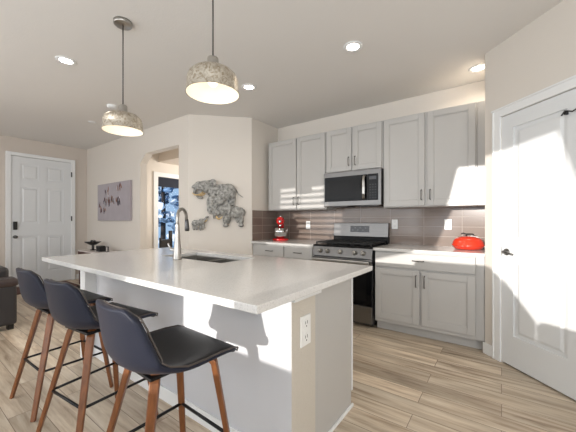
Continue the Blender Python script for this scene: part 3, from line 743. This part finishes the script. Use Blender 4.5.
# ------------------------------------------------------------------ elephants (relief sculptures on the angled wall)
def uv_(cx, cy):  # from a 6.175x blow-up of the photo, origin (180,170), to (s, z) on the angled wall
    px, py = 180+cx/6.175, 170+cy/6.175
    a = math.radians(-35.95); Fx, Fy = math.sin(a), math.cos(a); Rx, Ry = math.cos(a), -math.sin(a)
    rx, ry = Fx+Rx*(px-288)/294.5, Fy+Ry*(px-288)/294.5
    # (-3.64,2.58)+s(s2,s2) = k(rx,ry)
    det = rx*(-s2)+s2*ry; kk = (-3.64*(-s2)+s2*2.58)/det
    x, y = kk*rx, kk*ry
    return ((x+3.64)/s2, 1.21-(py-221)/294.5*kk)
def ele(label, blobs, tusks, tail, ear, depth):
    s0, z0 = uv_(*blobs[0][0])
    t = thing('elephant_sculpture', label, 'wall sculpture', (0, 0, 0), 0, 'family of elephants on the angled wall'); t.matrix_world = ME @ Matrix.Translation((s0, -.002, z0))
    mb = MB()
    for b in blobs:   # chains of spheres: list of (cx,cy,r) or ellipsoids ((cx,cy), (rx,rz), ang, d)
        c, r, ang, d = b; s_, z_ = uv_(*c); k = .00214
        mb.ball((s_-s0, -d*.5, z_-z0), (r[0]*k, d*.5, r[1]*k), seg=20, rot=Matrix.Rotation(math.radians(ang), 4, 'Y'))
    body = mb.build('body', 'elephant', t)
    rm = body.modifiers.new('remesh', 'REMESH'); rm.mode = 'VOXEL'; rm.voxel_size = .0045 if depth > .05 else .004; rm.use_smooth_shade = True
    for tk in tusks:
        pts = []
        for (cx, cy, dd) in tk: s_, z_ = uv_(cx, cy); pts.append((s_-s0, -dd, z_-z0))
        MB().tube(pts, [.011, .011, .009, .004][:len(pts)] if depth > .05 else [.007, .006, .005, .003][:len(pts)], 8).build('tusk', 'tusk', t)
    if tail:
        pts = [(uv_(cx, cy)[0]-s0, -.012, uv_(cx, cy)[1]-z0) for cx, cy in tail]
        MB().tube(pts, [.007]*(len(pts)-1)+[.003], 8).build('tail', 'elephant', t)
    for e in ear:
        c, r, ang, d = e; s_, z_ = uv_(*c); k = .00214
        mbx = MB().ball((s_-s0, -d, z_-z0), (r[0]*k, .012, r[1]*k), seg=18, rot=Matrix.Rotation(math.radians(ang), 4, 'Y')); mbx.build('ear', 'elephant', t)
ele('largest grey elephant wall relief with raised tusks, facing left', [
    ((275, 140), (78, 56), 8, .10), ((300, 125), (48, 42), 0, .09), ((215, 130), (50, 50), 0, .10), ((160, 105), (48, 40), 10, .11), ((125, 100), (36, 30), 0, .10), ((190, 80), (30, 18), 0, .06),
    ((100, 105), (18, 20), 0, .08), ((96, 128), (11, 26), 15, .07), ((112, 160), (11, 22), -25, .07), ((132, 172), (14, 9), 0, .07), ((88, 106), (14, 12), 0, .07),
    ((195, 195), (30, 48), 10, .08), ((190, 235), (24, 42), 0, .07), ((215, 225), (24, 40), 0, .06), ((320, 180), (28, 50), 0, .06), ((240, 190), (40, 34), 0, .08)],
    [[(150, 140, .10), (128, 158, .135), (102, 160, .15), (84, 146, .15)], [(158, 148, .08), (140, 160, .10), (122, 160, .11)]],
    [(325, 100), (345, 120), (360, 150), (390, 170)], [((205, 88), (24, 30), 20, .10)], .1)
ele('medium grey elephant relief with pale tusks, overlapping the largest one', [
    ((340, 260), (52, 42), 5, .09), ((375, 262), (26, 34), 0, .07), ((300, 262), (34, 40), 0, .09), ((265, 250), (38, 36), 0, .11), ((235, 262), (22, 24), 0, .09),
    ((218, 282), (13, 22), 20, .07), ((206, 262), (12, 14), 0, .06), ((284, 310), (19, 38), 0, .08), ((284, 342), (20, 12), 0, .08), ((300, 300), (16, 36), 0, .06), ((378, 308), (18, 40), 0, .07), ((378, 342), (19, 12), 0, .07), ((355, 300), (15, 30), 0, .05)],
    [[(228, 286, .10), (238, 302, .125), (256, 298, .135), (268, 284, .135)], [(225, 290, .08), (238, 304, .09), (250, 304, .1)]],
    [(396, 245), (402, 262), (398, 285)], [((292, 238), (32, 34), 10, .095)], .09)
ele('smallest grey baby elephant relief, separate at lower left', [
    ((110, 330), (32, 24), 0, .06), ((92, 328), (18, 22), 0, .05), ((138, 318), (20, 20), 0, .065), ((158, 308), (14, 12), 0, .05), ((162, 296), (8, 14), 30, .045), ((172, 290), (8, 7), 0, .04),
    ((88, 352), (10, 22), 0, .05), ((104, 354), (9, 20), 0, .04), ((128, 354), (10, 22), 0, .05), ((145, 348), (9, 22), 0, .045)],
    [[(156, 318, .05), (164, 314, .06), (170, 306, .06)]], [(78, 318), (74, 332), (76, 346)], [((132, 314), (13, 15), 0, .055)], .04)

# ------------------------------------------------------------------ painting
t = thing('canvas_painting', 'wide mauve-grey canvas painting of small leaf shapes on left wall', 'painting', (-5.9, YP-.001, 1.572))
MB().box(-.645, .655, -.045, 0, -.355, .355).build('canvas', 'canvas', t, bevel=.004)
mb = MB(); rnd = random.Random(4)
def leaf(x, z, l, w_, a, m):
    n = 10; pts = []
    for i in range(n):
        q = 2*PI*i/n; u_, v_ = l*math.cos(q), w_*math.sin(q)*(1-.35*math.cos(q)); pts.append((x+u_*math.cos(a)-v_*math.sin(a), z+u_*math.sin(a)+v_*math.cos(a)))
    xz(mb, pts, -.0475, -.044, m)
cl = [(-.54, -.02, 3), (-.35, .02, 6), (-.27, .02, 6), (-.14, .0, 6), (-.03, .03, 5), (.05, -.0, 5), (.18, .02, 4), (.27, .02, 5), (-.28, .24, 3), (-.16, .24, 3), (.2, .26, 4), (.31, .28, 3), (-.48, -.17, 3), (-.36, -.17, 4), (-.30, -.17, 3)]
ms = ['paint_plum', 'paint_ochre', 'paint_slate', 'paint_plum', 'paint_pale', 'paint_ochre']
for (x, z, n) in cl:
    for i in range(n): leaf(x+rnd.uniform(-.03, .03), z*.85+rnd.uniform(-.055, .055), rnd.uniform(.03, .06), rnd.uniform(.009, .018), PI/2+rnd.uniform(-.6, .6), rnd.choice(ms))
mb.build('painted_leaves', 'paint_plum', t)

# ------------------------------------------------------------------ console table and what stands on it
CT = .655
t = thing('console_table', 'narrow dark-legged console table with pale top under the painting', 'table', (-5.75, 2.38, 0))
MB().box(-.90, .70, -.17, .17, CT-.025, CT).build('tabletop', 'console_top', t, bevel=.003)
MB().box(-.88, .68, -.155, .155, CT-.09, CT-.025).build('apron', 'console_wood', t, bevel=.003)
for sx in (-.86, .63):
    for sy in (-.15, .11): MB().box(sx, sx+.04, sy, sy+.04, 0, CT-.03).build('leg', 'console_wood', t, bevel=.003)
t = thing('black_sculpture', 'small black winged bowl sculpture on stand on console table', 'sculpture', (-6.30, 2.36, CT))
MB().lathe([(0, 0), (.05, 0), (.05, .012), (.01, .018), (.008, .10), (0, .10)], seg=20).tube([(-.045, 0, .01), (-.045, 0, .10)], .006, 6).tube([(.045, 0, .01), (.045, 0, .10)], .006, 6).build('stand', 'black_deco', t)
MB().lathe([(0, .09), (.05, .10), (.09, .125), (.135, .155), (.14, .162), (.07, .14), (0, .135)], seg=24).ball((.06, 0, .165), (.05, .03, .028)).ball((-.05, 0, .16), (.045, .03, .03)).build('bowl', 'black_deco', t)
t = thing('black_box', 'small black cube box on console table right of the black sculpture', 'box', (-5.91, 2.34, CT))
MB().box(-.075, .075, -.05, .05, 0, .105).build('case', 'black_deco', t, bevel=.006); MB().box(-.055, .055, -.053, -.049, .02, .085).build('face_plate', 'black_glass', t)
t = thing('photo_frame', 'slim dark photo frame standing at right on console table', 'photo frame', (-5.70, 2.36, CT))
mb = MB().box(-.045, .045, -.01, .01, 0, .01).box(-.045, .045, -.01, .01, .09, .10).box(-.045, -.035, -.01, .01, 0, .10).box(.035, .045, -.01, .01, 0, .10)
mb.build('frame', 'steel_dark', t); MB().box(-.037, .037, -.002, .006, .008, .092).build('picture', 'console_top', t)

# ------------------------------------------------------------------ sofa and things by the entry
t = thing('leather_sofa', 'dark grey leather sofa whose arm shows at left edge', 'sofa', (-5.2, .45, 0))
MB().box(-.80, .64, -.45, .40, .08, .30).build('base', 'sofa_leather', t, bevel=.03)
MB().box(.64, .82, -.45, .44, .06, .50).build('arm', 'sofa_leather', t, bevel=.03, bseg=3)
MB().box(.60, .84, -.46, .455, .48, .575).build('arm_pad', 'sofa_cap', t, bevel=.04, bseg=4)
MB().box(-.98, -.80, -.45, .44, .06, .50).build('arm', 'sofa_leather', t, bevel=.03, bseg=3)
MB().box(-.79, .62, -.28, .40, .30, .44).build('seat_cushion', 'sofa_leather', t, bevel=.04, bseg=4)
MB().box(-.79, .62, -.45, -.27, .30, .80).build('backrest', 'sofa_leather', t, bevel=.04, bseg=4)
for x in (.68, -.95):
    for y in (-.42, .37): MB().box(x, x+.09, y, y+.05, 0, .065).build('foot', 'black_deco', t)
MB().box(-.30, .48, .10, .44, .44, .665).build('bolster_cushion', 'sofa_leather', bpy.data.objects['leather_sofa'], bevel=.05, bseg=4)
t = tag(MB().box(-.33, .33, -.45, .45, 0, .012).box(-.31, .31, -.43, .43, .012, .016).build('door_mat', 'mat_brown', bevel=.003), 'brown door mat on floor in front of white entry door', 'door mat')
t.location = (-6.75, 1.72, 0)
for i, (x, y, a) in enumerate(((-6.05, 1.98, .4), (-6.0, 2.18, .7))):
    o = MB().ball((0, .02, .035), (.045, .13, .035)).ball((0, -.07, .055), (.04, .06, .05)).build('shoe', 'shoe')
    o.location = (x, y, 0); o.rotation_euler.z = a
    tag(o, ('dark brown shoe on floor beside the door mat, nearer the island', 'dark brown shoe on floor beside the door mat, nearer the console table')[i], 'shoe', 'shoes by the entry')
# black chair in the hall by the window
t = thing('dining_chair', 'black high-back chair silhouetted below the blue window in next room', 'chair', (-5.38, 3.10, 0), math.radians(-60))
MB().box(-.22, .22, -.22, .22, .43, .48).build('seat', 'black_deco', t, bevel=.01)
MB().box(-.22, .22, .18, .215, .62, .86).box(-.22, -.12, .18, .215, .48, 1.02).box(.19, .22, .18, .215, .48, .9).build('backrest', 'black_deco', t, bevel=.006)
for x in (-.2, .17):
    for y in (-.2, .17): MB().box(x, x+.035, y, y+.035, 0, .44).build('leg', 'black_deco', t)

# ------------------------------------------------------------------ outside the hall window: snowy trees
def tree(x, y, h, r, lab):
    t = thing('snowy_tree', lab, 'tree', (x, y, -.3), 0, 'blue snowy trees outside the window')
    MB().tube([(0, 0, 0), (.03, .02, h*.5), (0, 0, h*.9)], [.1, .07, .03], 8).build('trunk', 'bark', t)
    rn = random.Random(int(x*10+y*7)); mb = MB()
    for i in range(170):
        z = rn.uniform(.12, 1)*h; rr = r*(1.15-z/h)*rn.uniform(.3, 1); a = rn.uniform(0, 2*PI)
        c = Vector((rr*math.cos(a), rr*math.sin(a), z)); s_ = rn.uniform(.07, .17)
        q = bmesh.ops.create_icosphere(mb.bm, subdivisions=1, radius=s_)
        bmesh.ops.transform(mb.bm, matrix=Matrix.Translation(c) @ Matrix.Rotation(rn.uniform(0, 3), 4, 'X') @ Matrix.Diagonal((1.5, 1, .5, 1)), verts=q['verts'])
        k = mb.mi('snow' if rn.random() < .33 else 'snow_tree')
        for f in {f for v in q['verts'] for f in v.link_faces}: f.material_index = k
    mb.build('foliage', 'snow_tree', t)
tree(-9.0, 5.4, 3.6, 1.3, 'snowy bluish tree seen through the hall window')
tree(-10.4, 8.8, 3.9, 1.4, 'snowy bluish tree farther right outside the hall window')
